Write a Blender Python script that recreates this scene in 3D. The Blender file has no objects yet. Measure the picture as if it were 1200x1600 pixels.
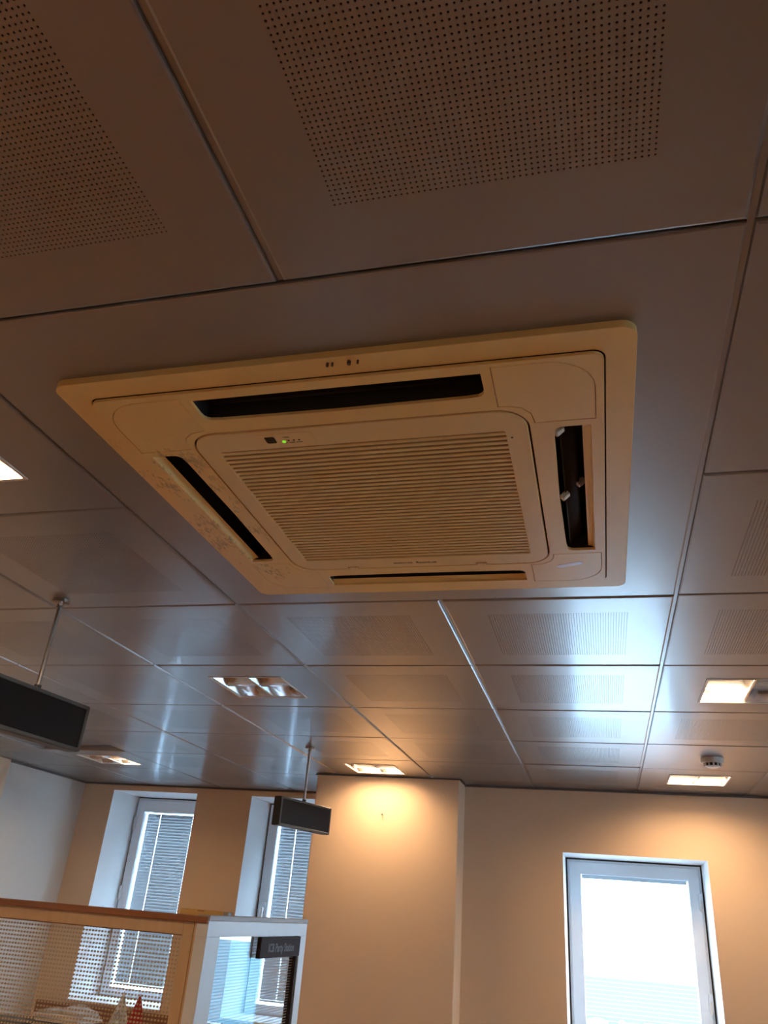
import bpy, bmesh, math, random
from mathutils import Vector, Matrix
random.seed(7)
SC = bpy.context.scene
COL = SC.collection
PI = math.pi

# ------------------------------------------------------------------ camera
CAM_Z = 1.74
ZC = 2.5016                      # underside of the ceiling tiles
X0, Y0 = -0.3926, 1.9332         # a crossing of the tile grid
cam_d = bpy.data.cameras.new('camera')
cam = bpy.data.objects.new('camera', cam_d)
COL.objects.link(cam)
cam.location = (0, 0, CAM_Z)
cam.rotation_euler = (2.04879648, -0.07416955, 0.24912053)
cam_d.sensor_fit = 'VERTICAL'
cam_d.sensor_height = 24.0
cam_d.lens = 1212.57 / 1600.0 * 24.0
cam_d.clip_start = 0.02
cam_d.clip_end = 500
SC.camera = cam

# ------------------------------------------------------------------ world, exposure
SKY = (0.53, 0.78, 1.05)
SKY_STRENGTH = 26.0
LAMP_COLOR = (1.0, 0.67, 0.39)
LAMP_POWER = 6.8
w = bpy.data.worlds.new('overcast_sky')
SC.world = w
w.use_nodes = True
bg = w.node_tree.nodes['Background']
bg.inputs[0].default_value = (*SKY, 1)
bg.inputs[1].default_value = SKY_STRENGTH
SC.view_settings.view_transform = 'Standard'
SC.view_settings.look = 'None'
SC.view_settings.gamma = 1.0
SC.view_settings.use_curve_mapping = False
SC.view_settings.exposure = 0.0
try:
    SC.cycles.use_denoising = True
    SC.cycles.max_bounces = 10
    SC.cycles.diffuse_bounces = 6
    SC.cycles.transparent_max_bounces = 16
    SC.cycles.sample_clamp_indirect = 0.0
    SC.cycles.caustics_reflective = True
except Exception:
    pass

# ------------------------------------------------------------------ materials
def newmat(name):
    m = bpy.data.materials.new(name)
    m.use_nodes = True
    return m, m.node_tree.nodes, m.node_tree.links, m.node_tree.nodes['Principled BSDF']

def coords(N, L, scale=(1, 1, 1), kind='Object'):
    tc = N.new('ShaderNodeTexCoord')
    mp = N.new('ShaderNodeMapping')
    mp.inputs['Scale'].default_value = scale
    L.new(tc.outputs[kind], mp.inputs[0])
    return mp.outputs[0]

def pbr(name, col, rough=0.5, metal=0.0, var=0.06, nscale=6.0, bump=0.0, bscale=200.0, spec=0.5, coat=0.0, coat_rough=0.1, aniso=(1, 1, 1)):
    m, N, L, B = newmat(name)
    v = coords(N, L, aniso)
    nz = N.new('ShaderNodeTexNoise')
    nz.inputs['Scale'].default_value = nscale
    nz.inputs['Detail'].default_value = 5
    L.new(v, nz.inputs['Vector'])
    mix = N.new('ShaderNodeMix')
    mix.data_type = 'RGBA'
    mix.inputs[6].default_value = (*[c * (1 - var) for c in col], 1)
    mix.inputs[7].default_value = (*[min(1, c * (1 + var)) for c in col], 1)
    L.new(nz.outputs['Fac'], mix.inputs[0])
    L.new(mix.outputs[2], B.inputs['Base Color'])
    B.inputs['Roughness'].default_value = rough
    B.inputs['Metallic'].default_value = metal
    B.inputs['Specular IOR Level'].default_value = spec
    B.inputs['Coat Weight'].default_value = coat
    B.inputs['Coat Roughness'].default_value = coat_rough
    if bump > 0:
        n2 = N.new('ShaderNodeTexNoise')
        n2.inputs['Scale'].default_value = bscale
        n2.inputs['Detail'].default_value = 3
        L.new(v, n2.inputs['Vector'])
        bp = N.new('ShaderNodeBump')
        bp.inputs['Strength'].default_value = bump
        bp.inputs['Distance'].default_value = 0.002
        L.new(n2.outputs['Fac'], bp.inputs['Height'])
        L.new(bp.outputs[0], B.inputs['Normal'])
    return m

def emit(name, col, s):
    m, N, L, B = newmat(name)
    B.inputs['Base Color'].default_value = (*col, 1)
    B.inputs['Emission Color'].default_value = (*col, 1)
    B.inputs['Emission Strength'].default_value = s
    return m

def wood(name, c1, c2, scale=(3, 30, 30), rough=0.5):
    m, N, L, B = newmat(name)
    v = coords(N, L, scale)
    nz = N.new('ShaderNodeTexNoise')
    nz.inputs['Scale'].default_value = 1.5
    nz.inputs['Detail'].default_value = 6
    nz.inputs['Distortion'].default_value = 0.6
    L.new(v, nz.inputs['Vector'])
    mix = N.new('ShaderNodeMix')
    mix.data_type = 'RGBA'
    mix.inputs[6].default_value = (*c1, 1)
    mix.inputs[7].default_value = (*c2, 1)
    L.new(nz.outputs['Fac'], mix.inputs[0])
    L.new(mix.outputs[2], B.inputs['Base Color'])
    B.inputs['Roughness'].default_value = rough
    return m

def glass(name, tint=(0.95, 0.97, 0.97), dots=None):
    """thin clear pane: fresnel mix of transparent and mirror; optional printed dot film (pitch, radius, colour)"""
    m, N, L, B = newmat(name)
    out = N['Material Output']
    tr = N.new('ShaderNodeBsdfTransparent')
    tr.inputs[0].default_value = (*tint, 1)
    gl = N.new('ShaderNodeBsdfGlossy')
    gl.inputs['Roughness'].default_value = 0.0
    fr = N.new('ShaderNodeFresnel')
    geo = N.new('ShaderNodeNewGeometry')
    ior = N.new('ShaderNodeMapRange')            # same reflectance on both faces of the thin pane
    ior.inputs[3].default_value = 1.5; ior.inputs[4].default_value = 1 / 1.5
    L.new(geo.outputs['Backfacing'], ior.inputs[0]); L.new(ior.outputs[0], fr.inputs[0])
    mx = N.new('ShaderNodeMixShader')
    L.new(fr.outputs[0], mx.inputs[0])
    L.new(tr.outputs[0], mx.inputs[1])
    L.new(gl.outputs[0], mx.inputs[2])
    res = mx.outputs[0]
    if dots:
        pitch, rad, col, axes = dots
        tc = N.new('ShaderNodeTexCoord')
        sep = N.new('ShaderNodeSeparateXYZ')
        L.new(tc.outputs['Object'], sep.inputs[0])
        sq = []
        for ax in axes:
            d = N.new('ShaderNodeMath'); d.operation = 'MODULO' if False else 'PINGPONG'
            L.new(sep.outputs[ax], d.inputs[0]); d.inputs[1].default_value = pitch / 2
            p2 = N.new('ShaderNodeMath'); p2.operation = 'POWER'; p2.inputs[1].default_value = 2
            L.new(d.outputs[0], p2.inputs[0]); sq.append(p2)
        ad = N.new('ShaderNodeMath'); ad.operation = 'ADD'
        L.new(sq[0].outputs[0], ad.inputs[0]); L.new(sq[1].outputs[0], ad.inputs[1])
        lt = N.new('ShaderNodeMath'); lt.operation = 'LESS_THAN'; lt.inputs[1].default_value = rad * rad
        L.new(ad.outputs[0], lt.inputs[0])
        df = N.new('ShaderNodeBsdfDiffuse'); df.inputs[0].default_value = (*col, 1)
        m2 = N.new('ShaderNodeMixShader')
        L.new(lt.outputs[0], m2.inputs[0]); L.new(res, m2.inputs[1]); L.new(df.outputs[0], m2.inputs[2])
        res = m2.outputs[0]
    L.new(res, out.inputs['Surface'])
    return m

M = {}
M['tile'] = pbr('silver_powder_coated_tile', (0.315, 0.305, 0.30), 0.36, 0.7, 0.04, 3.0, 0.02, 900, spec=0.6, coat=0.35, coat_rough=0.13)
M['felt'] = pbr('black_acoustic_felt', (0.012, 0.012, 0.013), 0.9, 0, 0.2, 60)
M['plenum'] = pbr('dark_plenum', (0.03, 0.028, 0.026), 0.9)
M['wall'] = pbr('peach_beige_wall_paint', (0.77, 0.58, 0.40), 0.65, 0, 0.03, 1.5, 0.12, 350)
M['wall_white'] = pbr('off_white_wall_paint', (0.68, 0.66, 0.61), 0.6, 0, 0.03, 1.5, 0.1, 350)
M['reveal'] = pbr('white_reveal_paint', (0.86, 0.87, 0.87), 0.55, 0, 0.02, 2, 0.08, 300)
M['floor'] = wood('oak_laminate_floor', (0.26, 0.13, 0.05), (0.33, 0.175, 0.07), (1.5, 18, 18), 0.4)
M['pvc'] = pbr('daylight_tinted_pvc', (0.74, 0.80, 0.86), 0.35, 0, 0.03, 5)  # blue tint in the base colour stands in for missing daylight bounce
M['gasket'] = pbr('black_rubber_gasket', (0.02, 0.02, 0.022), 0.6)
M['slat'] = pbr('grey_blind_slat', (0.38, 0.39, 0.40), 0.4, 0, 0.06, 8, aniso=(0.4, 1, 30))
def translucent(m, frac):
    N, L = m.node_tree.nodes, m.node_tree.links
    B = N['Principled BSDF']
    t = N.new('ShaderNodeBsdfTranslucent'); t.inputs[0].default_value = (0.8, 0.82, 0.85, 1)
    mx = N.new('ShaderNodeMixShader'); mx.inputs[0].default_value = frac
    L.new(B.outputs[0], mx.inputs[1]); L.new(t.outputs[0], mx.inputs[2])
    L.new(mx.outputs[0], N['Material Output'].inputs['Surface'])
translucent(M['slat'], 0.001)
M['slat_open'] = pbr('white_blind_slat', (0.45, 0.46, 0.47), 0.5, 0, 0.04, 8)
M['glass'] = glass('window_glass')
M['steel'] = pbr('brushed_steel', (0.36, 0.33, 0.29), 0.34, 1.0, 0.08, 40)
M['black'] = pbr('black_plastic_case', (0.025, 0.024, 0.022), 0.42, 0, 0.1, 30)
M['bezel'] = pbr('dark_grey_bezel', (0.10, 0.10, 0.09), 0.4, 0.3, 0.1, 30)
M['screen'] = pbr('black_screen', (0.006, 0.006, 0.007), 0.35, 0, 0.1, 10, spec=0.25)
M['white'] = pbr('white_plastic', (0.75, 0.73, 0.68), 0.4, 0, 0.04, 8)
M['rim'] = pbr('white_enamel_rim', (0.72, 0.71, 0.69), 0.35, 0, 0.03, 8)
M['reflector'] = pbr('anodised_reflector', (0.86, 0.86, 0.87), 0.16, 1.0, 0.03, 20)
M['tube_off'] = pbr('unlit_tube_glass', (0.85, 0.84, 0.80), 0.3)
M['tube_on'] = emit('lit_tube', LAMP_COLOR, 20.0)
M['brown'] = wood('dark_cherry_wood', (0.24, 0.085, 0.028), (0.33, 0.13, 0.045), (2, 40, 40), 0.45)
M['beech'] = wood('beech_veneer', (0.50, 0.32, 0.17), (0.60, 0.41, 0.23), (30, 30, 2), 0.5)
M['pine'] = wood('yellow_pine', (0.52, 0.30, 0.08), (0.66, 0.42, 0.14), (3, 40, 40), 0.5)
M['white_frame'] = pbr('white_lacquered_frame', (0.62, 0.63, 0.62), 0.45, 0, 0.03, 6)
M['alu'] = pbr('grey_aluminium_cap', (0.36, 0.32, 0.28), 0.5, 0.0, 0.05, 30, spec=0.3)
M['dotglass'] = glass('dot_printed_glass', (0.94, 0.95, 0.94), (0.0108, 0.0028, (0.50, 0.38, 0.25), (0, 2)))
M['dotglass_white'] = glass('fine_dot_printed_glass', (0.94, 0.96, 0.96), (0.0085, 0.0018, (0.50, 0.46, 0.42), (1, 2)))
M['sign'] = pbr('dark_brown_sign', (0.042, 0.024, 0.018), 0.75, 0, 0.08, 20, spec=0.15)
M['sign_text'] = pbr('faded_sign_lettering', (0.10, 0.075, 0.065), 0.6)
M['paper'] = pbr('white_paper', (0.72, 0.70, 0.67), 0.8, 0, 0.04, 20)
M['folder'] = pbr('dark_folder', (0.12, 0.09, 0.08), 0.6)
M['red'] = pbr('red_flag_cloth', (0.55, 0.03, 0.025), 0.8, 0, 0.08, 20)
M['flag_white'] = pbr('cream_flag_cloth', (0.70, 0.66, 0.58), 0.8, 0, 0.08, 20)
M['emblem'] = pbr('grey_emblem_print', (0.35, 0.34, 0.36), 0.8)
M['dark_box'] = pbr('charcoal_plastic', (0.07, 0.065, 0.06), 0.5)
M['concrete'] = pbr('street_paving', (0.55, 0.56, 0.57), 0.9, 0, 0.1, 2)
M['cyan'] = pbr('pale_blue_cladding', (0.055, 0.18, 0.23), 0.6, 0, 0.05, 0.5)
M['letter'] = pbr('white_sign_letter', (0.9, 0.9, 0.9), 0.5)
M['ac_dark'] = pbr('dark_duct', (0.018, 0.014, 0.011), 0.7)
M['vane'] = pbr('black_brown_vane', (0.028, 0.018, 0.012), 0.7, spec=0.2)
M['filter'] = pbr('dusty_brown_filter', (0.05, 0.028, 0.012), 0.9, 0, 0.25, 90)
M['lens'] = pbr('black_sensor_lens', (0.012, 0.012, 0.014), 0.2)
M['led'] = emit('green_led', (0.25, 0.9, 0.05), 0.8)
M['ink'] = pbr('dark_ink', (0.10, 0.06, 0.03), 0.6)
M['film'] = pbr('pale_torn_label', (0.80, 0.80, 0.78), 0.3)

def plastic_ac(name, col, dirt):
    """yellowed plastic with dust smudges around the left-hand air slot"""
    m, N, L, B = newmat(name)
    tc = N.new('ShaderNodeTexCoord')
    sep = N.new('ShaderNodeSeparateXYZ'); L.new(tc.outputs['Object'], sep.inputs[0])
    n1 = N.new('ShaderNodeTexNoise'); n1.inputs['Scale'].default_value = 5; L.new(tc.outputs['Object'], n1.inputs['Vector'])
    mix = N.new('ShaderNodeMix'); mix.data_type = 'RGBA'
    mix.inputs[6].default_value = (*[c * 0.95 for c in col], 1)
    mix.inputs[7].default_value = (*[min(1, c * 1.05) for c in col], 1)
    L.new(n1.outputs['Fac'], mix.inputs[0])
    res = mix.outputs[2]
    if dirt:
        mp = N.new('ShaderNodeMapping'); mp.inputs['Scale'].default_value = (170, 60, 80); mp.inputs['Rotation'].default_value = (0, 0, 0.5)
        L.new(tc.outputs['Object'], mp.inputs[0])
        n2 = N.new('ShaderNodeTexNoise'); n2.inputs['Scale'].default_value = 1.0; n2.inputs['Detail'].default_value = 4
        L.new(mp.outputs[0], n2.inputs['Vector'])
        n3 = N.new('ShaderNodeTexNoise'); n3.inputs['Scale'].default_value = 11.0; L.new(tc.outputs['Object'], n3.inputs['Vector'])
        mul = N.new('ShaderNodeMath'); mul.operation = 'MULTIPLY'
        L.new(n2.outputs['Fac'], mul.inputs[0]); L.new(n3.outputs['Fac'], mul.inputs[1])
        rng = N.new('ShaderNodeMapRange'); rng.inputs[1].default_value = 0.29; rng.inputs[2].default_value = 0.36
        L.new(mul.outputs[0], rng.inputs[0])
        # where the dust sits: the strips either side of the left slot
        def band(sock, lo, hi, soft):
            a = N.new('ShaderNodeMapRange'); a.interpolation_type = 'SMOOTHSTEP'; a.inputs[1].default_value = lo - soft; a.inputs[2].default_value = lo + soft
            b = N.new('ShaderNodeMapRange'); b.interpolation_type = 'SMOOTHSTEP'; b.inputs[1].default_value = hi + soft; b.inputs[2].default_value = hi - soft
            c = N.new('ShaderNodeMath'); c.operation = 'MULTIPLY'
            L.new(sock, a.inputs[0]); L.new(sock, b.inputs[0]); L.new(a.outputs[0], c.inputs[0]); L.new(b.outputs[0], c.inputs[1])
            return c.outputs[0]
        bx_ = band(sep.outputs[0], -0.475, -0.315, 0.02)
        by_ = band(sep.outputs[1], -0.28, 0.36, 0.06)
        m1 = N.new('ShaderNodeMath'); m1.operation = 'MULTIPLY'; L.new(bx_, m1.inputs[0]); L.new(by_, m1.inputs[1])
        m2 = N.new('ShaderNodeMath'); m2.operation = 'MULTIPLY'; L.new(m1.outputs[0], m2.inputs[0]); L.new(rng.outputs[0], m2.inputs[1])
        m3 = N.new('ShaderNodeMath'); m3.operation = 'MULTIPLY'; L.new(m2.outputs[0], m3.inputs[0]); m3.inputs[1].default_value = 0.42
        mx = N.new('ShaderNodeMix'); mx.data_type = 'RGBA'
        L.new(m3.outputs[0], mx.inputs[0]); L.new(res, mx.inputs[6]); mx.inputs[7].default_value = (0.10, 0.075, 0.045, 1)
        res = mx.outputs[2]
    L.new(res, B.inputs['Base Color'])
    B.inputs['Roughness'].default_value = 0.42
    return m
M['ac'] = plastic_ac('yellowed_cream_plastic', (0.86, 0.59, 0.21), True)
M['ac2'] = plastic_ac('cream_plastic', (0.82, 0.59, 0.25), False)

# ------------------------------------------------------------------ helpers
def link(name, me, mat=None, parent=None, loc=None, rot=None):
    o = bpy.data.objects.new(name, me)
    COL.objects.link(o)
    if mat is not None and me is not None and len(me.materials) == 0:
        for mm in (mat if isinstance(mat, (list, tuple)) else [mat]):
            me.materials.append(M[mm] if isinstance(mm, str) else mm)
    if parent is not None:
        o.parent = parent
    if loc is not None:
        o.location = loc
    if rot is not None:
        o.rotation_euler = rot
    return o

def tag(o, label=None, cat=None, group=None, kind=None):
    if label: o['label'] = label
    if cat: o['category'] = cat
    if group: o['group'] = group
    if kind: o['kind'] = kind
    return o

def thing(name, label, cat, loc=(0, 0, 0), rz=0.0, group=None):
    o = bpy.data.objects.new(name, None)
    COL.objects.link(o)
    o.empty_display_size = 0.1
    o.location = loc
    o.rotation_euler = (0, 0, rz)
    return tag(o, label, cat, group)

def to_mesh(bm, name='m', smooth=False):
    bmesh.ops.recalc_face_normals(bm, faces=bm.faces)
    me = bpy.data.meshes.new(name)
    bm.to_mesh(me)
    bm.free()
    if smooth:
        for p in me.polygons: p.use_smooth = True
    return me

def bm_box(bm, lo, hi, bev=0.0, seg=2):
    r = bmesh.ops.create_cube(bm, size=1.0)
    vs = r['verts']
    for v in vs:
        v.co = Vector([lo[i] + (v.co[i] + 0.5) * (hi[i] - lo[i]) for i in range(3)])
    if bev > 0:
        es = list({e for v in vs for e in v.link_edges})
        bmesh.ops.bevel(bm, geom=es, offset=bev, segments=seg, affect='EDGES', profile=0.5)

def box(name, lo, hi, mat, parent=None, bev=0.0, seg=2):
    bm = bmesh.new()
    bm_box(bm, lo, hi, bev, seg)
    return link(name, to_mesh(bm, name), mat, parent)

def bm_cyl(bm, p0, p1, r0, r1=None, n=20, cap=True):
    r1 = r0 if r1 is None else r1
    p0, p1 = Vector(p0), Vector(p1)
    d = p1 - p0
    q = Vector((0, 0, 1)).rotation_difference(d.normalized()).to_matrix()
    a = [bm.verts.new(p0 + q @ Vector((r0 * math.cos(2 * PI * i / n), r0 * math.sin(2 * PI * i / n), 0))) for i in range(n)]
    b = [bm.verts.new(p1 + q @ Vector((r1 * math.cos(2 * PI * i / n), r1 * math.sin(2 * PI * i / n), 0))) for i in range(n)]
    for i in range(n):
        bm.faces.new((a[i], a[(i + 1) % n], b[(i + 1) % n], b[i]))
    if cap:
        bm.faces.new(a[::-1]); bm.faces.new(b)

def cyl(name, p0, p1, r0, mat, parent=None, r1=None, n=20):
    bm = bmesh.new(); bm_cyl(bm, p0, p1, r0, r1, n)
    return link(name, to_mesh(bm, name), mat, parent)

def lathe(name, prof, mat, parent=None, n=32, smooth=False):
    bm = bmesh.new()
    rings = []
    for r, z in prof:
        if r < 1e-6: rings.append([bm.verts.new((0, 0, z))])
        else: rings.append([bm.verts.new((r * math.cos(2 * PI * i / n), r * math.sin(2 * PI * i / n), z)) for i in range(n)])
    for a, b in zip(rings, rings[1:]):
        for i in range(n):
            j = (i + 1) % n
            if len(a) == 1: bm.faces.new((a[0], b[i], b[j]))
            elif len(b) == 1: bm.faces.new((a[i], b[0], a[j]))
            else: bm.faces.new((a[i], b[i], b[j], a[j]))
    return link(name, to_mesh(bm, name, smooth), mat, parent)

def rr(hx, hy, r, cx=0.0, cy=0.0, n=6):
    pts = []
    for sx, sy, a0 in ((1, 1, 0), (-1, 1, 90), (-1, -1, 180), (1, -1, 270)):
        for k in range(n + 1):
            a = math.radians(a0 + 90.0 * k / n)
            pts.append((cx + sx * (hx - r) + r * math.cos(a), cy + sy * (hy - r) + r * math.sin(a)))
    return pts

def rect(x0, x1, y0, y1):
    return [(x0, y0), (x1, y0), (x1, y1), (x0, y1)]

def plate_bm(outer, holes, z0, z1, bev=0.0, seg=2, both=False):
    """flat plate in XY with holes, from z0 (seen face) to z1; rims of the z0 face rounded"""
    bm = bmesh.new()
    es = []
    for loop in [outer] + list(holes):
        vs = [bm.verts.new((x, y, z0)) for x, y in loop]
        for i in range(len(vs)):
            es.append(bm.edges.new((vs[i], vs[(i + 1) % len(vs)])))
    bmesh.ops.triangle_fill(bm, use_beauty=True, use_dissolve=False, edges=es)
    cap = list(bm.faces)
    ret = bmesh.ops.extrude_face_region(bm, geom=cap)
    nv = [g for g in ret['geom'] if isinstance(g, bmesh.types.BMVert)]
    for v in nv: v.co.z = z1
    bm.verts.ensure_lookup_table()
    bmesh.ops.recalc_face_normals(bm, faces=bm.faces)
    if bev > 0:
        sel = []
        for e in bm.edges:
            if len(e.link_faces) == 2 and all(abs(v.co.z - z0) < 1e-7 for v in e.verts):
                n = [abs(f.normal.z) for f in e.link_faces]
                if max(n) > 0.9 and min(n) < 0.3: sel.append(e)
        bmesh.ops.bevel(bm, geom=sel, offset=bev, segments=seg, affect='EDGES', profile=0.5, clamp_overlap=True)
    return bm

def plate(name, outer, holes, z0, z1, mat, parent=None, bev=0.0, seg=2, xf=None):
    bm = plate_bm(outer, holes, z0, z1, bev, seg)
    if xf is not None: bmesh.ops.transform(bm, matrix=xf, verts=bm.verts)
    return link(name, to_mesh(bm, name), mat, parent)

def text_mesh(body, size, extr=0.0004):
    cu = bpy.data.curves.new('t', 'FONT')
    cu.body = body; cu.size = size; cu.extrude = extr
    cu.align_x = 'CENTER'; cu.align_y = 'CENTER'; cu.resolution_u = 3; cu.offset = size * 0.018
    o = bpy.data.objects.new('t', cu)
    COL.objects.link(o)
    dg = bpy.context.evaluated_depsgraph_get()
    me = bpy.data.meshes.new_from_object(o.evaluated_get(dg))
    me.materials.clear()
    bpy.data.objects.remove(o); bpy.data.curves.remove(cu)
    return me

def struct(o): o['kind'] = 'structure'; return o
def G(gx, gy, z=0.0): return (X0 + gx, Y0 + gy, ZC + z)

# ------------------------------------------------------------------ the room shell
XL, XR = -3.985, 5.6            # left and right walls
YB = -2.85                      # wall behind the camera
YA, YP, YR = 5.713, 4.885, 5.103   # window bay wall, pillar face, right-hand window wall
PX0, PX1 = -1.738, -0.826       # pillar
TH = 0.42
ZT = ZC + 0.35

struct(box('floor', (XL - 0.5, YB - 0.2, -0.12), (XR + 0.2, YA + 0.5, 0.0), 'floor'))
struct(box('wall_left', (XL - 0.15, YB, 0), (XL, YA + TH, ZT), 'wall_white'))
struct(box('wall_back', (XL - 0.15, YB - 0.15, 0), (XR + 0.15, YB, ZT), 'wall'))

def wall_y(name, x0, x1, yf, th, holes, mat):
    """wall whose room face is at y=yf, with openings (x0,x1,z0,z1)"""
    bm = plate_bm(rect(x0, x1, 0, ZT), [rect(*h) for h in holes], 0, -th)
    bmesh.ops.transform(bm, matrix=Matrix.Translation((0, yf, 0)) @ Matrix.Rotation(PI / 2, 4, 'X'), verts=bm.verts)
    me = to_mesh(bm, name)
    me.materials.append(M[mat]); me.materials.append(M['reveal'])
    for p in me.polygons:       # the sides of the openings are white
        c = p.center
        if abs(p.normal.y) < 0.5:
            for h in holes:
                if h[0] - 0.01 < c.x < h[1] + 0.01 and h[2] - 0.01 < c.z < h[3] + 0.01: p.material_index = 1
    return struct(link(name, me))

WR = [(-0.6, 0.25), (1.1, 1.95), (2.8, 3.65)]      # window openings in the right-hand wall (y ranges)
bm = plate_bm(rect(YB, YR + TH, 0, ZT), [rect(a, b, 0.95, 2.142) for a, b in WR], 0, TH)
bmesh.ops.transform(bm, matrix=Matrix(((0, 0, 1, XR), (1, 0, 0, 0), (0, 1, 0, 0), (0, 0, 0, 1))), verts=bm.verts)
me = to_mesh(bm, 'wall_right'); me.materials.append(M['wall'])
struct(link('wall_right', me))
W1 = (-3.712, -2.987, 1.035, 2.451)
W2 = (-2.535, -1.81, 1.035, 2.451)
W3 = (-0.235, 0.565, 0.95, 2.142)
wall_y('wall_bay', XL, PX0, YA, TH, [W1, W2], 'wall')
wall_y('wall_window', PX1, XR, YR, TH, [W3], 'wall')
struct(box('wall_pillar', (PX0, YP, 0), (PX1, YA + TH, ZC - 0.001), 'wall', bev=0.006))
struct(box('wall_pilaster', (XL, 1.6, 0), (XL + 0.035, 4.76, ZC - 0.001), 'wall', bev=0.003))

# ------------------------------------------------------------------ ceiling
struct_ceiling = struct(box('ceiling', (XL, YB, ZC + 0.30), (XR, YA + 0.3, ZC + 0.34), 'plenum'))
GAPX, GAPY = 0.0045, 0.0022      # half gaps along columns / rows
HX, HY = 0.3 - GAPX, 0.3 - GAPY
TDEPTH = 0.028

def tile_mesh(name, x0, x1, y0, y1, kind):
    """metal cassette: rolled lower rim, upstand sides and a face that is plain, perforated or cut for a lamp"""
    bv, seg = 0.005, 2
    V, F = [], []
    mats = []
    def ring(ins, z):
        i0 = len(V)
        V.extend([(x0 + ins, y0 + ins, z), (x1 - ins, y0 + ins, z), (x1 - ins, y1 - ins, z), (x0 + ins, y1 - ins, z)])
        return i0
    rings = [ring(0, TDEPTH), ring(0, bv)]
    for k in range(1, seg + 1):
        a = PI / 2 * k / seg
        rings.append(ring(bv * (1 - math.cos(a)), bv * (1 - math.sin(a))))
    for a, b in zip(rings, rings[1:]):
        for k in range(4):
            F.append((a + k, a + (k + 1) % 4, b + (k + 1) % 4, b + k)); mats.append(0)
    inner = rings[-1]
    if kind == 'plain':
        F.append((inner, inner + 1, inner + 2, inner + 3)); mats.append(0)
    else:
        h = 0.189 if kind == 'perf' else 0.148
        i0 = len(V)
        V.extend([(-h, -h, 0), (h, -h, 0), (h, h, 0), (-h, h, 0)])
        for k in range(4):
            F.append((inner + k, inner + (k + 1) % 4, i0 + (k + 1) % 4, i0 + k)); mats.append(0)
        if kind == 'lamp':
            j0 = len(V)
            V.extend([(-h, -h, 0.012), (h, -h, 0.012), (h, h, 0.012), (-h, h, 0.012)])
            for k in range(4):
                F.append((i0 + k, i0 + (k + 1) % 4, j0 + (k + 1) % 4, j0 + k)); mats.append(0)
        else:
            n = 54
            p = 2 * h / n
            rad = 0.0014
            g0 = len(V)                 # lattice of half-cells
            m = 2 * n + 1
            for j in range(m):
                for i in range(m):
                    V.append((-h + i * p / 2, -h + j * p / 2, 0))
            oct_ = [(math.cos(k * PI / 4 - 3 * PI / 4) * rad, math.sin(k * PI / 4 - 3 * PI / 4) * rad) for k in range(8)]
            for j in range(n):
                for i in range(n):
                    cx, cy = -h + (i + .5) * p, -h + (j + .5) * p
                    def q(a, b): return g0 + (2 * j + b) * m + 2 * i + a
                    ob = [q(0, 0), q(1, 0), q(2, 0), q(2, 1), q(2, 2), q(1, 2), q(0, 2), q(0, 1)]
                    a0 = len(V)
                    for ox, oy in oct_: V.append((cx + ox, cy + oy, 0))
                    b0 = len(V)
                    for ox, oy in oct_: V.append((cx + ox, cy + oy, 0.0011))
                    for k in range(8):
                        F.append((ob[k], ob[(k + 1) % 8], a0 + (k + 1) % 8, a0 + k)); mats.append(0)
                        F.append((a0 + k, a0 + (k + 1) % 8, b0 + (k + 1) % 8, b0 + k)); mats.append(0)
            f0 = len(V)
            V.extend([(-h - .004, -h - .004, 0.0012), (h + .004, -h - .004, 0.0012), (h + .004, h + .004, 0.0012), (-h - .004, h + .004, 0.0012)])
            F.append((f0, f0 + 1, f0 + 2, f0 + 3)); mats.append(1)
    me = bpy.data.meshes.new(name)
    me.from_pydata(V, [], F)
    me.materials.append(M['tile']); me.materials.append(M['felt'])
    me.polygons.foreach_set('material_index', mats)
    me.update()
    return me

perf_me = tile_mesh('perforated_tile', -HX, HX, -HY, HY, 'perf')
plain_me = tile_mesh('plain_tile', -HX, HX, -HY, HY, 'plain')
lamp_me = tile_mesh('lamp_tile', -HX, HX, -HY, HY, 'lamp')

LAMPS = {}
LAMPS = {(-0.9, -0.9): (1, 1), (-0.9, 0.9): (0, 0), (0.9, 0.9): (1, 0), (0.9, 2.7): (1, 1), (-0.9, 2.7): (1, 1), (-2.7, 2.7): (0, 1),
         (0.9, -0.9): (0, 0), (2.7, 2.7): (1, 1), (-2.7, 0.9): (1, 1), (-2.7, -0.9): (1, 1), (-0.9, -2.7): (1, 1), (-2.7, -2.7): (1, 1)}
DIMMED = {(-0.9, 2.7): 0.56, (0.9, 2.7): 0.9}      # lamps turned down to calm the bright patch on the wall beside them

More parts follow.
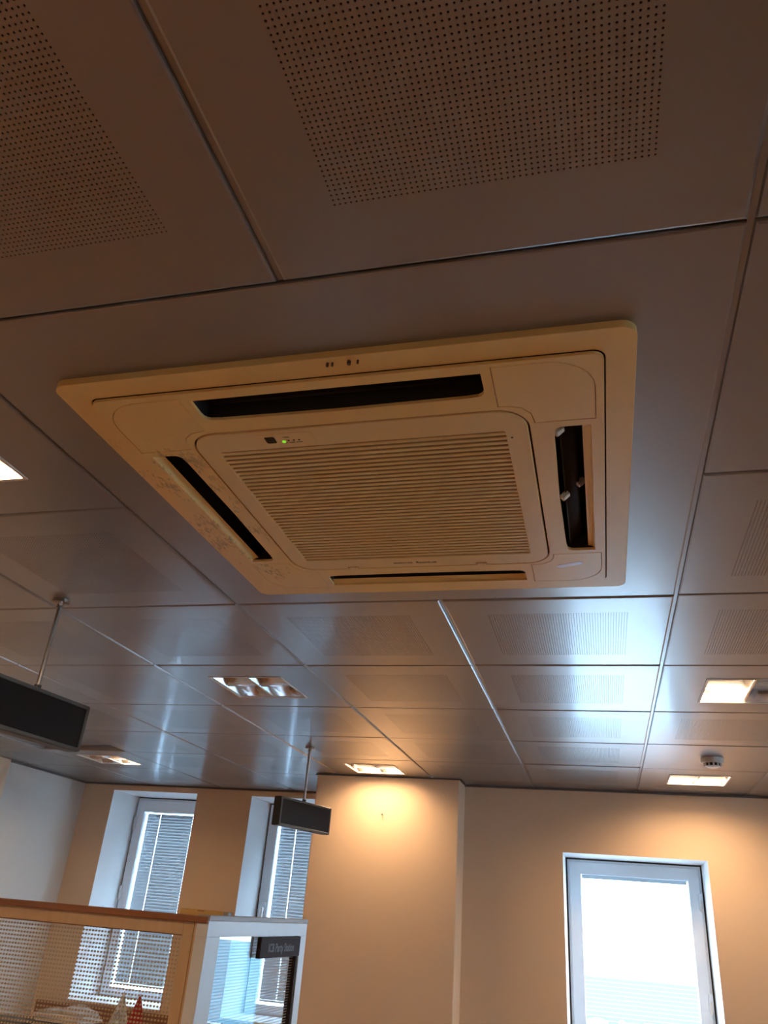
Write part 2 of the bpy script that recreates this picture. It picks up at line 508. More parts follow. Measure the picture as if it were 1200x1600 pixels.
wiggle = random.Random(3)
for ci in range(-6, 11):
    for rj in range(-8, 7):
        cx, cy = ci * 0.6 + 0.3, rj * 0.6 + 0.3
        if ci in (-1, 0) and rj in (-2, -1): continue          # the large panel around the air conditioner
        xw0, xw1, yw0, yw1 = X0 + cx - .3, X0 + cx + .3, Y0 + cy - .3, Y0 + cy + .3
        ylim = YA if xw1 <= PX0 + 0.35 else YR
        xmin, xmax, ymin, ymax = XL + 0.003, XR - 0.003, YB + 0.003, ylim - 0.003
        if xw0 > xmax - .03 or yw0 > ymax - .03 or yw1 < ymin + .03 or xw1 < xmin + .03: continue
        full = xw0 >= xmin - .02 and xw1 <= xmax + .02 and yw0 >= ymin - .02 and yw1 <= ymax + .02
        key = (round(cx, 1), round(cy, 1))
        if key in LAMPS and full: me = lamp_me
        elif full: me = perf_me if key != (0.9, 2.1) else plain_me
        else:
            me = tile_mesh('cut_tile', max(xw0 + GAPX, xmin) - (X0 + cx), min(xw1 - GAPX, xmax) - (X0 + cx),
                           max(yw0 + GAPY, ymin) - (Y0 + cy), min(yw1 - GAPY, ymax) - (Y0 + cy), 'plain')
        z = wiggle.uniform(-0.0006, 0.0006)
        rot = [wiggle.uniform(-.0012, .0012), wiggle.uniform(-.0012, .0012), 0]
        if (ci, rj) == (0, 0): rot[0] = 0.006; z = -0.0005
        if (ci, rj) == (0, 3): rot[0] = 0.010; z = 0.0015
        if (ci, rj) == (0, 2): rot[0] = 0.002; z = -0.001
        if (ci, rj) == (-5, 3): rot = [0.028, -0.038, 0]; z = 0.019
        if key in LAMPS: rot = [0, 0, 0]; z = 0
        link('ceiling_tile', me, None, struct_ceiling, G(cx, cy, z), rot)

# carrier profiles showing in the open joints between the tile columns
for ci in range(-6, 12):
    xg = X0 + ci * 0.6
    if xg < XL + .02 or xg > XR - .02: continue
    y1_ = (YA if xg < PX0 else (YP if xg < PX1 else YR)) - .003
    spans = [(YB, y1_)] if ci != 0 else [(YB, Y0 - 1.2), (Y0, y1_)]
    for a, b in spans:
        box('carrier_profile', (xg - .012, a, ZC + .0065), (xg + .012, b, ZC + .020), 'tile', struct_ceiling)

# large plain panel the air conditioner is cut into
AC_C = (0.0, -0.575)
bm = plate_bm(rect(-0.6 + GAPX, 0.6 - GAPX, -0.6 + GAPY, 0.6 - GAPY), [rect(-0.452, 0.452, -0.427, 0.477)], 0, 0.028, 0.0035)
me = to_mesh(bm, 'ceiling_panel')
link('ceiling_panel', me, 'tile', struct_ceiling, G(0, -0.6))

# dark edge angle where the ceiling meets the walls
def trim(name, lo, hi): struct(box(name, lo, hi, 'alu_dark'))
M['alu_dark'] = pbr('dark_grey_edge_angle', (0.14, 0.13, 0.12), 0.5, 0.2)
t = 0.016
trim('trim_1', (XL, YB, ZC - 0.012), (XL + t, YA, ZC - 0.001))
trim('trim_2', (XL, YA - t, ZC - 0.012), (PX0, YA, ZC - 0.001))
trim('trim_3', (PX1, YR - t, ZC - 0.012), (XR, YR, ZC - 0.001))
trim('trim_4', (PX0, YP - 0.012, ZC - 0.008), (PX1, YP, ZC - 0.001))
trim('trim_5', (PX1, YP, ZC - 0.008), (PX1 + 0.012, YR - t, ZC - 0.001))
trim('trim_6', (PX0 - 0.012, YP, ZC - 0.008), (PX0, YA - t, ZC - 0.001))

# ------------------------------------------------------------------ windows
def window(name, op, yf, frame, side, slats, x_gap=None, cords=(), handle_z=1.70):
    """op: opening; yf: plane of the frame face; frame: (left, right, top, bottom) widths"""
    x0, x1, z0, z1 = op
    r = bpy.data.objects.new(name, None); COL.objects.link(r); r.location = ((x0 + x1) / 2, yf, z0)
    r['kind'] = 'structure'
    ox, oz = (x0 + x1) / 2, z0
    def B(n, lo, hi, mat, bev=0.0, par=None):
        return box(n, (lo[0] - ox, lo[1] - yf, lo[2] - oz), (hi[0] - ox, hi[1] - yf, hi[2] - oz), mat, par or r, bev)
    def Y(n, outer, holes, ya, yb, mat, bev=0.0):   # plate in XZ from ya (room side) to yb
        bm = plate_bm([(a - ox, b - oz) for a, b in outer], [[(a - ox, b - oz) for a, b in h] for h in holes], 0, -(yb - ya), bev)
        bmesh.ops.transform(bm, matrix=Matrix.Translation((0, ya - yf, 0)) @ Matrix.Rotation(PI / 2, 4, 'X'), verts=bm.verts)
        return link(n, to_mesh(bm, n), mat, r)
    fl, frr, ft, fb = frame
    Y('gasket', rect(x0, x1, z0, z1), [rect(x0 + .03, x1 - .03, z0 + .03, z1 - .03)], yf + .012, yf + .05, 'gasket')
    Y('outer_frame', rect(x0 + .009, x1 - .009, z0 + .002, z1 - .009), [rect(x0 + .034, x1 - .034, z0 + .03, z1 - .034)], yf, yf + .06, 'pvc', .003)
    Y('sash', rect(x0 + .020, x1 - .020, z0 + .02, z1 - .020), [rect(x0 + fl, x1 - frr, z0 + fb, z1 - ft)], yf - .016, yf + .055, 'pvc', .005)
    gx0, gx1, gz0, gz1 = x0 + fl, x1 - frr, z0 + fb, z1 - ft
    B('pane', (gx0, yf + .012, gz0), (gx1, yf + .014, gz1), 'glass')
    # hinges / handle
    hx = x0 + .024 if side == 'hinge_left' else x1 - .024
    if side.startswith('hinge'):
        for hz in (z1 - .20, z1 - .71):
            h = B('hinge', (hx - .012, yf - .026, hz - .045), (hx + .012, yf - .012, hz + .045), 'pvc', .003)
            bm = bmesh.new(); bm_cyl(bm, (hx - ox, -.024, hz - oz - .055), (hx - ox, -.024, hz - oz + .01), .007, n=10)
            link('hinge_pin', to_mesh(bm), 'white', h)
    if side == 'handle_left':
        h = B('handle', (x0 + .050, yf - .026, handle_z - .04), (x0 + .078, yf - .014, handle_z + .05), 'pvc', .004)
        B('lever', (x0 + .054, yf - .060, handle_z - .11), (x0 + .074, yf - .042, handle_z + .02), 'white', .005, h)
        B('lever_neck', (x0 + .058, yf - .050, handle_z - .004), (x0 + .070, yf - .020, handle_z + .014), 'white', .002, h)
    # venetian blind behind the pane
    yb = yf + .034
    if slats == 'closed':
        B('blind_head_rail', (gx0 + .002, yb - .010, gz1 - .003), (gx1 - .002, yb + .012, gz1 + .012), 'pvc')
        segs = []
        a = gx0 + .009
        for c in cords:
            segs.append((a, gx0 + c - .0013)); a = gx0 + c + .0013
        segs.append((a, gx1 - .040))
        bm = bmesh.new()
        z = gz1 - .022
        while z > gz0 + .022:
            for (a, b) in segs:
                tl = 0.18
                v = [bm.verts.new((xx - ox, yb + dy - yf, z + dz - oz)) for xx, dy, dz in
                     ((a, -.004, -.0135), (b, -.004, -.0135), (b, .004, .0135), (a, .004, .0135))]
                bm.faces.new(v)
            z -= .022
        s = link('blind_slats', to_mesh(bm), 'slat', r); s['kind'] = 'stuff'
        B('blind_bottom_rail', (gx0 + .013, yb - .008, gz0 + .014), (gx1 - .040, yb + .008, gz0 + .026), 'slat')
    else:
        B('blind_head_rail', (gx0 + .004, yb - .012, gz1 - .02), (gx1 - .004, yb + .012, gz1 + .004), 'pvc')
        bm = bmesh.new()
        z = gz1 - .03
        while z > gz0 + .02:
            bm_box(bm, (gx0 + .004 - ox, yb - .011 - yf, z - oz), (gx1 - .004 - ox, yb + .011 - yf, z + .0006 - oz))
            z -= .0215
        s = link('blind_slats', to_mesh(bm), 'slat_open', r); s['kind'] = 'stuff'
    # sill board
    B('window_sill', (x0 + .001, yf - TH + .03, z0), (x1 - .001, yf - .017, z0 + .012), 'reveal')
    return r

window('window_1', W1, YA + 0.375, (0.092, 0.092, 0.112, 0.075), 'hinge_left', 'closed', cords=(0.128, 0.42))
window('window_2', W2, YA + 0.375, (0.092, 0.092, 0.112, 0.075), 'handle_left', 'closed', cords=(0.138, 0.42))
window('window_3', W3, YR + 0.355, (0.090, 0.086, 0.092, 0.09), 'hinge_right', 'open')

for k, (a, b) in enumerate(WR):
    r = window('window_%d' % (k + 4), (-(b - a) / 2, (b - a) / 2, 0.95, 2.142), 0.355, (0.09, 0.09, 0.092, 0.09), 'hinge_right', 'open')
    r.location = (XR + 0.355, (a + b) / 2, 0.95); r.rotation_euler = (0, 0, -PI / 2)

# ------------------------------------------------------------------ outside
struct(box('street', (-60, 6.3, -4.2), (60, 90, -4.0), 'concrete'))
b = thing('rooftop_sign', 'pale blue rooftop sign with large white letters, seen outside through the right-hand window', 'sign', (0.9, 18.0, -4.0))
box('signboard', (-7, 0, 3.0), (7, 0.3, 4.98), 'cyan', b)
box('support_wall', (-7, 0.1, 0), (7, 0.3, 3.0), 'concrete', b)
for k, (ch, x) in enumerate((('C', -1.25), ('A', -0.72), ('R', -0.12), ('E', 0.75))):
    o = link('letter', text_mesh(ch, 0.85, 0.03), 'letter', b, (x, -0.05, 3.96), (PI / 2, 0, 0))

# ------------------------------------------------------------------ air conditioner
ac = thing('ceiling_air_conditioner', 'large yellowed cream four-way air conditioner set into the ceiling', 'air conditioner', G(*AC_C))
SL0, SL1, SLL = 0.348, 0.407, 0.246     # slot: inner / outer distance from centre, half length
plate('flange', rr(0.475, 0.475, 0.024), [rr(0.4315, 0.4315, 0.020)], -0.013, 0, 'ac', ac, 0.0055, 3)
def rot90(pts, k):
    for _ in range(k): pts = [(-y, x) for x, y in pts]
    return pts
slot = []
for sgn, c0 in ((1, 0), (-1, 1)):
    pass
slot = [(-SLL, SL1), (-SLL, SL0 + .02)] + [(-SLL + .016 * (1 - math.cos(a)), SL0 + .016 * (1 - math.sin(a))) for a in (0.4, 0.8, 1.2)] \
     + [(-SLL + .03, SL0 - .001), (0, SL0 - .004), (SLL - .03, SL0 - .001)] + [(SLL - .016 * (1 - math.cos(a)), SL0 + .016 * (1 - math.sin(a))) for a in (1.2, 0.8, 0.4)] \
     + [(SLL, SL0 + .02), (SLL, SL1)]
slots = [rot90(slot, k) for k in range(4)]
def cover(ins):
    """L-shaped corner cap for the (+x,-y) corner, inset by ins"""
    i = ins
    a = [(0.262 + i, -0.316 - i), (0.262 + i, -0.421 + i)]
    cx, cy, r = 0.345, -0.350, 0.071 - i
    a += [(cx + r * math.cos(t), cy + r * math.sin(t)) for t in [(-90 + 15 * k) * PI / 180 for k in range(7)]]
    a += [(0.416 - i, -0.263 - i), (0.317 + i, -0.263 - i)]
    a += [(0.313 + i, -0.290 - i), (0.300, -0.308 - i * 1.2), (0.283, -0.3145 - i)]
    return a
cov_holes = [rot90(cover(0.0), k) for k in range(4)]
plate('panel_frame', rr(0.4288, 0.4288, 0.018), slots + [rr(0.3085, 0.3085, 0.055, n=8)] + cov_holes, -0.0185, -0.0125, 'ac', ac, 0.0022, 2)
for k in range(4):
    plate('corner_cover', rot90(cover(0.0008), k), [], -0.0186, -0.0125, 'ac', ac, 0.0012, 1)
grille = plate('grille_panel', rr(0.3050, 0.3050, 0.052, n=8), [rr(0.266, 0.2485, 0.004, 0, 0.003, n=2)], -0.0195, -0.004, 'ac2', ac, 0.0022, 2)
# louvre slats
NS = 34
bm = bmesh.new()
prof = [(-0.0052, -0.0175), (-0.0030, -0.0190), (0.0014, -0.0188), (0.0022, -0.0170), (-0.0010, -0.0080), (-0.0034, -0.0080)]
LN = 0.2665
a = [bm.verts.new((-LN, y, z)) for y, z in prof]; b_ = [bm.verts.new((LN, y, z)) for y, z in prof]
for i in range(len(prof)):
    j = (i + 1) % len(prof)
    bm.faces.new((a[i], a[j], b_[j], b_[i]))
bm.faces.new(a); bm.faces.new(b_[::-1])
slat_me = to_mesh(bm, 'slat'); slat_me.materials.append(M['ac2'])
for i in range(NS):
    link('slat', slat_me, None, grille, (0, -0.2455 + 0.003 + 0.491 * (i + 0.5) / NS, 0))
box('filter', (-0.29, -0.275, -0.0055), (0.29, 0.275, 0.0), 'filter', ac)
# dark body above the panel with the blow-out channels
bm = bmesh.new()
bm_box(bm, (-0.44, -0.44, 0.10), (0.44, 0.44, 0.24))
for s in (-1, 1):
    bm_box(bm, (s * 0.417 - .013, -0.43, -0.0075), (s * 0.417 + .013, 0.43, 0.10))
    bm_box(bm, (-0.43, s * 0.417 - .013, -0.0075), (0.43, s * 0.417 + .013, 0.10))
    bm_box(bm, (s * 0.330 - .013, -0.40, -0.012), (s * 0.330 + .013, 0.40, 0.10))
    bm_box(bm, (-0.40, s * 0.330 - .013, -0.012), (0.40, s * 0.330 + .013, 0.10))
for sx in (-1, 1):
    for sy in (-1, 1):
        x0_, x1_ = sorted((sx * (SLL + .002), sx * 0.42)); y0_, y1_ = sorted((sy * (SLL + .002), sy * 0.42))
        bm_box(bm, (x0_, y0_, -0.012), (x1_, y1_, 0.10))
link('body', to_mesh(bm), 'ac_dark', ac)
# outlet lips and vanes, one of each per slot
def lip_mesh():
    bm = bmesh.new()
    n = 8
    rows = []
    for k in range(n + 1):
        t_ = k / n * PI / 2
        y = SL1 + .001 - 0.015 * (1 - math.cos(t_)); z = -0.0170 + 0.0105 * math.sin(t_)
        rows.append([bm.verts.new((-SLL - .004, y, z)), bm.verts.new((SLL + .004, y, z))])
    for p_, q_ in zip(rows, rows[1:]): bm.faces.new((p_[0], p_[1], q_[1], q_[0]))
    return to_mesh(bm, 'outlet_lip', True)
lip_me = lip_mesh(); lip_me.materials.append(M['ac'])
bm = bmesh.new()
pts = [(-0.018 + 0.036 * k / 6, 0.004 * math.sin(PI * k / 6)) for k in range(7)]
for s in (0, 1):
    pass
top = [[bm.verts.new((sx * 0.238, y, z + 0.0012)) for y, z in pts] for sx in (-1, 1)]
bot = [[bm.verts.new((sx * 0.238, y, z - 0.0012)) for y, z in pts] for sx in (-1, 1)]
for i in range(6):
    bm.faces.new((top[0][i], top[1][i], top[1][i + 1], top[0][i + 1]))
    bm.faces.new((bot[0][i], bot[0][i + 1], bot[1][i + 1], bot[1][i]))
for i, (A_, B_) in enumerate(((top[0], bot[0]), (top[1], bot[1]))):
    for k in range(6): bm.faces.new((A_[k], A_[k + 1], B_[k + 1], B_[k]))
for k in (0, 6): bm.faces.new((top[0][k], top[1][k], bot[1][k], bot[0][k]))
vane_me = to_mesh(bm, 'vane', True); vane_me.materials.append(M['vane'])
bm = bmesh.new(); bm_box(bm, (-.006, -.009, -.006), (.006, .009, .006), .0015, 1)
clip_me = to_mesh(bm, 'clip'); clip_me.materials.append(M['white'])
for k in range(4):
    a_ = k * PI / 2
    link('outlet_lip', lip_me, None, ac, (0, 0, 0), (0, 0, a_))
    tilt = {0: 1.35, 1: 1.35, 2: 1.2, 3: 0.75}[k]
    q = Matrix.Rotation(a_, 4, 'Z') @ Matrix.Translation((0, 0.368, 0.004 if k == 3 else 0.022)) @ Matrix.Rotation(tilt, 4, 'X')
    v = link('vane', vane_me, None, ac); v.matrix_local = q
    for cx in (() if k != 3 else (-0.005, 0.225)):
        for cy in (-0.021, 0.021):
            c = link('clip', clip_me, None, v, (cx, cy, -0.002))
ac_face = -0.0196
# receiver window, status lights and print on the grille panel
par = [(-0.160, -0.285), (-0.144, -0.285), (-0.142, -0.283), (-0.142, -0.267), (-0.144, -0.265), (-0.158, -0.265), (-0.161, -0.268), (-0.161, -0.283)]
plate('receiver_plate', rr(0.052, 0.019, 0.003, -0.122, -0.274, n=2), [], -0.0199, -0.019, 'ac2', ac)
plate('receiver_window', par, [], -0.0206, -0.019, 'lens', ac, 0.0005, 1)
def disc(name, x, y, r, mat, z0=-0.0206):
    return plate(name, [(x + r * math.cos(i * PI / 5), y + r * math.sin(i * PI / 5)) for i in range(10)], [], z0, -0.0195, mat, ac)
disc('green_status_light', -0.128, -0.268, 0.0034, 'led', -0.0212)
for x in (-0.1185, -0.1085, -0.0985): disc('status_light', x, -0.2705, 0.0019, 'ink')
FLIP = (PI, 0, 0)
link('printed_mark', text_mesh('TIMER', 0.0045, 0.0001), 'ink', ac, (-0.120, -0.281, -0.0201), FLIP)
link('printed_mark', text_mesh('OPR  TIMER  FILTER', 0.0042, 0.0001), 'ink', ac, (-0.112, -0.2635, -0.0201), FLIP)
link('brand_lettering', text_mesh('MOSOVAR', 0.0098, 0.0001), 'ink', ac, (-0.034, 0.280, -0.0197), FLIP)
link('brand_lettering', text_mesh('RoomLux', 0.0125, 0.0002), 'ink', ac, (0.022, 0.280, -0.0197), FLIP)
for x in (-0.160, 0.152):
    l = box('latch', (x - .011, 0.292, -0.0225), (x + .011, 0.3035, -0.019), 'ac2', ac, 0.0012, 1)
    box('latch_slot', (x - .0155, 0.2935, -0.0200), (x - .0105, 0.2965, -0.0190), 'ink', l)
    box('latch_tab', (x - .003, 0.288, -0.0232), (x + .003, 0.306, -0.0218), 'ac2', l, 0.0008, 1)
disc('screw_hole', 0.2755, -0.226, 0.0022, 'ink', -0.0199)
for x, r in ((0.017, .0022), (0.025, .0018), (0.052, .0032), (0.066, .0018)): disc('chip', x, -0.4625, r, 'ink', -0.01345)
lab = plate('torn_label', [(0.322, 0.325), (0.374, 0.306), (0.380, 0.316), (0.378, 0.322), (0.330, 0.339), (0.320, 0.334)], [], -0.0191, -0.018, 'film', ac)

# ------------------------------------------------------------------ recessed ceiling lamps
def reflector_mesh():
    bm = bmesh.new()
    hx, d = 0.070, 0.075
    rows = []
    for k in range(13):
        u = -1 + 2 * k / 12
        rows.append((u * hx, 0.004 + d * (1 - abs(u) ** 2.2)))
    prev = None
    for x, z in rows:
        cur = (bm.verts.new((x, -0.144, z)), bm.verts.new((x, 0.144, z)))
        if prev: bm.faces.new((prev[0], cur[0], cur[1], prev[1]))
        prev = cur
    for sy in (-1, 1):
        vs = [bm.verts.new((x, sy * 0.144, z)) for x, z in rows]
        bm.faces.new(vs)
    return to_mesh(bm, 'reflector', False)
refl_me = reflector_mesh(); refl_me.materials.append(M['reflector'])
bm = plate_bm(rr(0.1535, 0.1535, 0.003, n=1), [rr(0.1445, 0.1445, 0.002, n=1)], -0.0025, 0.010, 0.001, 1)
rim_me = to_mesh(bm, 'rim'); rim_me.materials.append(M['rim'])
bm = bmesh.new(); bm_box(bm, (-.150, -.150, .0), (.150, .150, .12))
bmesh.ops.delete(bm, geom=[f for f in bm.faces if f.normal.z < -.5], context='FACES')
house_me = to_mesh(bm, 'housing'); house_me.materials.append(M['rim'])
bm = bmesh.new()        # bowed cross blade of one half
prev = None
n = 8
for side in (-1, 1):
    prev = None
    for k in range(n + 1):
        f = k / n
        dy = 0.004 + 0.030 * (1 - f) ** 2
        z = 0.004 + 0.055 * (1 - f) if False else 0.004 + 0.055 * f
        dy = 0.0015 + 0.016 * (1 - f) ** 1.6 if False else 0.0015 + 0.016 * f ** 1.6
        cur = (bm.verts.new((-.066, side * dy, z)), bm.verts.new((.066, side * dy, z)))
        if prev: bm.faces.new((prev[0], prev[1], cur[1], cur[0]))
        prev = cur
blade_me = to_mesh(bm, 'cross_blade'); blade_me.materials.append(M['reflector'])
bm = bmesh.new(); bm_box(bm, (-.004, -.144, .003), (.004, .144, .030), .001, 1)
div_me = to_mesh(bm, 'divider'); div_me.materials.append(M['reflector'])
def tube_mesh(mat):
    bm = bmesh.new()
    for x in (-.011, .011): bm_cyl(bm, (x, -.118, .044), (x, .118, .044), .0075, n=12)
    bm_cyl(bm, (-.011, .112, .044), (.011, .112, .044), .0065, n=10)
    me = to_mesh(bm, 'lamp'); me.materials.append(M[mat]); return me
tube_off, tube_on = tube_mesh('tube_off'), tube_mesh('tube_on')
bm = bmesh.new(); bm_box(bm, (-.022, -.142, .030), (.022, -.116, .058), .002, 1)
sock_me = to_mesh(bm, 'socket'); sock_me.materials.append(M['white'])
LABELS = {
 (-0.9, -0.9): 'square recessed lamp shining at the left edge of the photo, left of the air conditioner',
 (-0.9, 0.9): 'unlit square recessed lamp with mirrored cells, nearest the air conditioner',
 (0.9, 0.9): 'square recessed lamp with only its left half lit, in front of the smoke detector',
 (0.9, 2.7): 'fully lit square recessed lamp behind the smoke detector',
 (-0.9, 2.7): 'fully lit square recessed lamp just in front of the pillar',
 (-2.7, 2.7): 'square recessed lamp with one half lit, near the left-hand window',
 (0.9, -0.9): 'square recessed lamp just right of the picture, beside the air conditioner',
 (2.7, 2.7): 'square recessed lamp by the window wall, outside the picture to the right',
 (-2.7, -0.9): 'square recessed lamp left of the air conditioner, well outside the picture',
 (-0.9, -2.7): 'square recessed lamp behind the viewer, in line with the air conditioner',
 (-2.7, -2.7): 'square recessed lamp behind the viewer, farthest to the left',
 (-2.7, 0.9): 'square recessed lamp left of the unlit one, outside the picture',
}
for (gx, gy), lit in LAMPS.items():
    p = G(gx, gy)
    lab_ = LABELS[(gx, gy)]
    r = thing('recessed_lamp', lab_, 'ceiling lamp', p, 0, 'recessed lamps in the tiled ceiling')
    link('rim', rim_me, None, r)
    link('housing', house_me, None, r)
    link('divider', div_me, None, r)
    for s, on in zip((-1, 1), lit):
        f = link('reflector', refl_me, None, r, (s * .0735, 0, 0))
        link('cross_blade', blade_me, None, r, (s * .0735, 0, 0))
        t_ = link('lamp', tube_on if on else tube_off, None, r, (s * .0735, 0, 0))
        link('socket', sock_me, None, t_)
        if on:
            ld = bpy.data.lights.new('lamp_light', 'AREA')
            ld.shape = 'RECTANGLE'; ld.size = 0.118; ld.size_y = 0.262
            ld.energy = LAMP_POWER * DIMMED.get((gx, gy), 1.0); ld.color = LAMP_COLOR
            lo = bpy.data.objects.new('lamp_light', ld); COL.objects.link(lo)
            lo.parent = r; lo.location = (s * .0735, 0, 0.034)

# ------------------------------------------------------------------ smoke detector
sd = thing('smoke_detector', 'round white smoke detector on the ceiling between two lit lamps', 'smoke detector', G(0.905, 2.085))
lathe('base', [(0, 0), (.050, 0), (.050, -.021), (.047, -.024), (0, -.024)], 'white', sd)
lathe('vent_ring', [(.036, -.023), (.036, -.036), (0, -.036)], 'gasket', sd, 24)
for k in range(12):
    a_ = k * PI / 6
    box('vent_rib', (-.0022, -.0035, -.037), (.0022, .0035, -.0235), 'white', sd).matrix_local = Matrix.Rotation(a_, 4, 'Z') @ Matrix.Translation((.0385, 0, 0))
lathe('cap', [(.033, -.034), (.033, -.037), (.026, -.042), (0, -.043)], 'white', sd)

# ------------------------------------------------------------------ hanging displays
def display(label, base, zr, yaw, L_, H_, T_, tiltx=0.0):
    d = thing('hanging_display', label, 'display', (base[0], base[1], ZC), yaw, 'black displays hanging on rods')
    lathe('ceiling_rose', [(0, 0), (.026, 0), (.026, -.010), (.022, -.014), (.010, -.015), (.010, -.026), (0, -.026)], 'steel', d)
    cyl('rose_screw', (.016, -.016, -.012), (.020, -.020, -.022), .0045, 'white', d, n=10)
    zt = zr - ZC
    cyl('rod', (0, 0, -.012), (0, 0, zt + .004), .0065, 'steel', d, n=14)
    c = box('case', (-T_ / 2, -L_ / 2, zt - H_), (T_ / 2, L_ / 2, zt), 'black', d, .004)
    # frame and screen on the face towards the room (+x)
    bm = plate_bm(rr(L_ / 2 - .001, H_ / 2 - .001, .004, n=2), [rr(L_ / 2 - .012, H_ / 2 - .011, .002, n=1)], .004, 0, .0012, 1)
    xf = Matrix.Translation((T_ / 2, 0, zt - H_ / 2)) @ Matrix(((0, 0, 1, 0), (1, 0, 0, 0), (0, 1, 0, 0), (0, 0, 0, 1)))
    bmesh.ops.transform(bm, matrix=xf, verts=bm.verts)
    link('bezel', to_mesh(bm), 'bezel', d)
    box('screen', (T_ / 2, -L_ / 2 + .011, zt - H_ + .010), (T_ / 2 + .0012, L_ / 2 - .011, zt - .010), 'screen', d)
    cyl('rod_collar', (0, 0, zt), (0, 0, zt + .012), .010, 'black', d, n=14)
    return d
display('larger-looking black display box hanging on a steel rod at the left edge', (-1.533, 1.868), 2.232, -0.10, 0.405, 0.135, 0.045)
display('small black display box hanging on a dark rod in front of the pillar', (-1.487, 4.015), 2.222, -0.30, 0.43, 0.135, 0.045)

# ------------------------------------------------------------------ office partition, brown-capped run
ZP = 1.695
yp = 2.36
pt = thing('office_partition', 'beech framed office partition with dark brown top rail and dotted glass', 'partition', (0, yp, 0))
xe = -1.124
bays = [(-3.93, -2.56), (-2.56, xe)]
box('top_cap', (-3.95, -.012, ZP - .017), (xe - .002, .052, ZP), 'brown', pt, .002)
for a, b2 in bays:
    box('top_rail', (a + .046, 0, ZP - .052), (b2 - .080, .040, ZP - .017), 'beech', pt, .001)
    box('glazing_bead', (a + .046, .004, ZP - .0545), (b2 - .078, .036, ZP - .052), 'brown', pt)
    box('stile', (b2 - .080, .000, .06), (b2 - .046, .040, ZP - .017), 'beech', pt, .0015)
    box('post', (b2 - .044, -.002, 0), (b2 - .001, .042, ZP - .017), 'beech', pt, .0015)
    box('stile', (a + .001, 0, .06), (a + .046, .040, ZP - .017), 'beech', pt, .0015)
    box('glass_pane', (a + .046, .018, .90), (b2 - .080, .0215, ZP - .0545), 'dotglass', pt)
    box('middle_rail', (a + .046, 0, .86), (b2 - .080, .040, .90), 'beech', pt, .001)
    box('lower_panel', (a + .046, .006, .06), (b2 - .080, .034, .86), 'beech', pt)
    box('plinth', (a + .001, .004, 0), (b2 - .046, .036, .06), 'brown', pt)

# ------------------------------------------------------------------ white glazed screen at right angles to it
gs = thing('glazed_screen', 'white framed glass screen with brown sign at the end of partition', 'screen', (-1.122, 0, 0))
ya, yb = 2.352, 3.222
zt = 1.699
box('top_cap', (-.040, ya, zt - .014), (.002, yb + .004, zt), 'alu', gs, .0015)
box('top_rail', (-.038, ya + .002, zt - .056), (0, yb, zt - .014), 'white_frame', gs, .001)
box('stile', (-.038, ya + .002, 0), (0, ya + .094, zt - .056), 'white_frame', gs, .001)
box('stile', (-.038, yb - .062, 0), (0, yb, zt - .056), 'white_frame', gs, .001)
box('bottom_rail', (-.038, ya + .094, 0), (0, yb - .062, .85), 'white_frame', gs, .001)
box('dark_bead', (-.030, yb - .078, .85), (-.004, yb - .062, zt - .056), 'sign', gs)
box('glass_pane', (-.021, ya + .094, .85), (-.017, yb - .078, zt - .056), 'dotglass_white', gs)
sg = box('sign_plate', (-.012, 2.770, 1.578), (.003, yb - .066, zt - .058), 'sign', gs, .001)
link('lettering', text_mesh('ICB Party Station', 0.036, 0.0002), 'sign_text', sg, (.0035, 2.965, 1.607), (PI / 2, 0, PI / 2))

# ------------------------------------------------------------------ things behind the partition
sb = thing('sideboard', 'brown wooden sideboard below the left-hand window', 'sideboard', (-3.15, 5.22, 0))
box('top', (-.76, -.25, .905), (.76, .25, .93), 'brown', sb, .003)
box('body', (-.74, -.235, .06), (.74, .235, .905), 'beech', sb, .002)
for k in range(3):
    d = box('door', (-.735 + k * .492, -.252, .08), (-.735 + k * .492 + .486, -.235, .89), 'beech', sb, .002)
    box('handle', (-.735 + k * .492 + .44, -.272, .60), (-.735 + k * .492 + .452, -.252, .74), 'steel', d, .002)
box('plinth', (-.70, -.21, 0), (.70, .21, .06), 'brown', sb)

struct(box('trim_7', (-3.95, YA - .02, .80), (-1.76, YA, 1.02), 'brown', bev=.002))

def papers(label, x, y, z, n, w_, d_, rz, mat='paper'):
    p = thing('paper_stack', label, 'papers', (x, y, z), rz, 'papers piled on the sideboard')
    rnd = random.Random(n)
    for k in range(n):
        hgt = .011 + rnd.random() * .006
        m_ = mat if k != n // 2 else 'folder'
        o = box('bundle', (-w_ / 2, -d_ / 2, 0), (w_ / 2, d_ / 2, hgt * .95), m_, p, .001, 1)
        o.location = (rnd.uniform(-.015, .015), rnd.uniform(-.01, .01), k * .016)
        o.rotation_euler = (0, 0, rnd.uniform(-.18, .18))
    # a curled top sheet
    bm = bmesh.new()
    g = [[bm.verts.new((-w_ / 2 + w_ * i / 8, -d_ / 2 + d_ * j / 5, n * .016 + .004 + .030 * math.exp(-((i - 4.2) / 1.6) ** 2) * (0.5 + j / 8))) for i in range(9)] for j in range(6)]
    for j in range(5):
        for i in range(8): bm.faces.new((g[j][i], g[j][i + 1], g[j + 1][i + 1], g[j + 1][i]))
    bmesh.ops.solidify(bm, geom=list(bm.faces), thickness=.001)
    link('curled_sheet', to_mesh(bm, 's', True), mat, p)
papers('untidy stack of white papers on the sideboard beside the flags', -3.33, 5.17, .93, 7, .33, .24, .05)
pr = thing('desk_printer', 'low dark grey printer on the sideboard left of the papers', 'printer', (-3.72, 5.17, .93))
box('body', (-.16, -.15, 0), (.16, .15, .028), 'dark_box', pr, .006)
box('lid', (-.155, -.14, .028), (.155, .145, .042), 'dark_box', pr, .005)

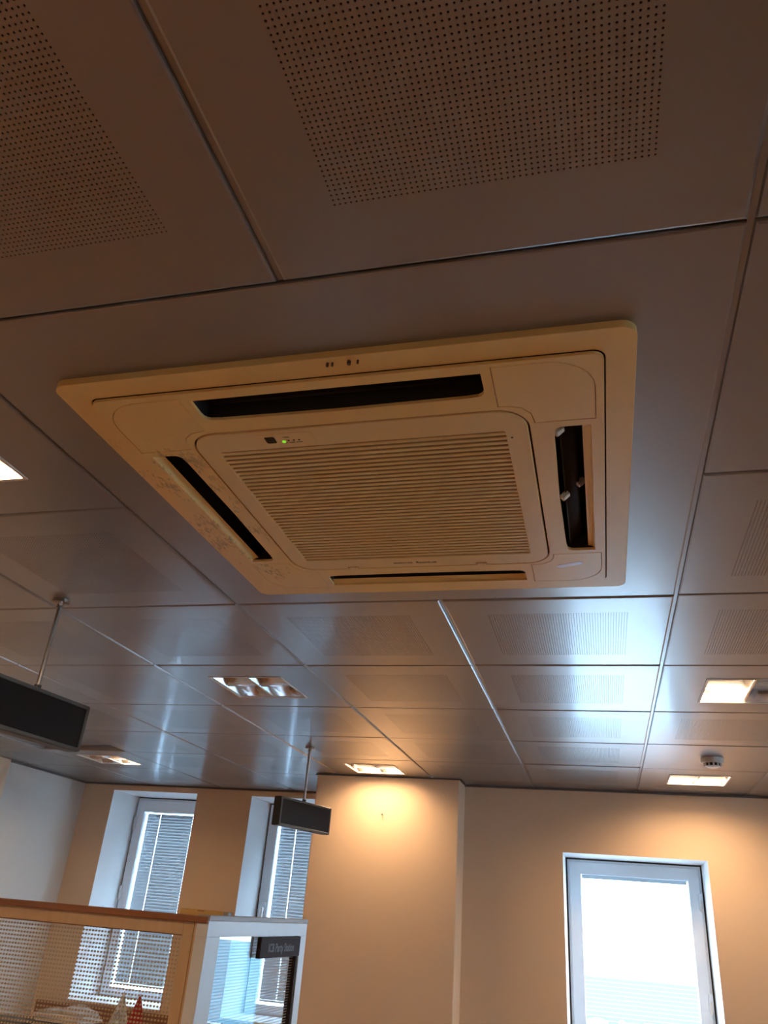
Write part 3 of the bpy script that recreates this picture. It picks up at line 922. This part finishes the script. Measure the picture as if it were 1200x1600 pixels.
def desk_flag(label, x, y, z, mat, h, wd, emblem):
    f = thing('desk_flag', label, 'flag', (x, y, z), 0, 'small flags on the sideboard')
    lathe('base', [(0, 0), (.035, 0), (.035, .008), (.010, .014), (0, .014)], 'steel', f, 20)
    cyl('pole', (0, 0, .01), (0, 0, h + .012), .0028, 'steel', f, n=8)
    bm = bmesh.new()
    nr, nc = 14, 26
    rows = []
    for r_ in range(nr + 1):
        v_ = r_ / nr
        half = 0.006 + (wd / 2) * v_ ** 0.85
        row = []
        for c_ in range(nc + 1):
            u = -1 + 2 * c_ / nc
            px = u * half * (1.0 if u > 0 else 0.92)
            py = -.004 - .014 * v_ * math.sin(u * 7.5 + v_ * 1.3) - .006 * v_
            row.append(bm.verts.new((px, py, h - v_ * h * 0.82)))
        rows.append(row)
    for p_, q_ in zip(rows, rows[1:]):
        for c_ in range(nc): bm.faces.new((p_[c_], p_[c_ + 1], q_[c_ + 1], q_[c_]))
    bmesh.ops.solidify(bm, geom=list(bm.faces), thickness=.0008)
    cl = link('cloth', to_mesh(bm, 'cloth', True), mat, f)
    if emblem == 'ring':
        bm = plate_bm([(.016 * math.cos(t), .022 * math.sin(t)) for t in [i * PI / 10 for i in range(20)]], [[(.010 * math.cos(t), .015 * math.sin(t)) for t in [i * PI / 8 for i in range(16)]]], .0005, 0)
        bmesh.ops.transform(bm, matrix=Matrix.Translation((0, -.026, h * .52)) @ Matrix.Rotation(PI / 2, 4, 'X'), verts=bm.verts)
        link('emblem', to_mesh(bm), 'emblem', cl)
    else:
        # crescent and star
        bm = plate_bm([(.018 * math.cos(t), .018 * math.sin(t)) for t in [(40 + i * 280 / 20) * PI / 180 for i in range(21)]] +
                      [(.005 + .014 * math.cos(t), .014 * math.sin(t)) for t in [(310 - i * 260 / 16) * PI / 180 for i in range(17)]], [], .0005, 0)
        bmesh.ops.transform(bm, matrix=Matrix.Translation((.004, -.030, h * .30)) @ Matrix.Rotation(PI / 2, 4, 'X'), verts=bm.verts)
        link('emblem', to_mesh(bm), 'flag_white', cl)
desk_flag('cream white desk flag with a grey emblem beside the red flag', -2.972, 5.18, .93, 'flag_white', .243, .16, 'ring')
desk_flag('red desk flag draped on a short pole beside the cream flag', -2.80, 5.08, .93, 'red', .250, .15, 'moon')

wb = thing('wall_box', 'narrow yellow pine box on the wall between the two left windows', 'box', (-2.76, YA, 1.60))
box('front_board', (-.165, -.07, 0), (.165, -.055, .073), 'pine', wb, .002)
box('body', (-.163, -.055, .002), (.163, 0, .070), 'pine', wb, .002)
box('end_cap', (.165, -.066, 0), (.205, 0, .070), 'alu', wb, .003)
box('knot', (-.03, -.0712, .062), (.02, -.070, .067), 'brown', wb)

ns = thing('wall_screw', 'tiny screw left in the pillar below the lit lamp', 'screw', (-1.292, YP, 2.276))
o = cyl('shank', (0, 0, 0), (0, -.014, 0), .0022, 'steel', ns, n=8)
cyl('head', (0, -.014, 0), (0, -.017, 0), .0055, 'steel', ns, n=12)
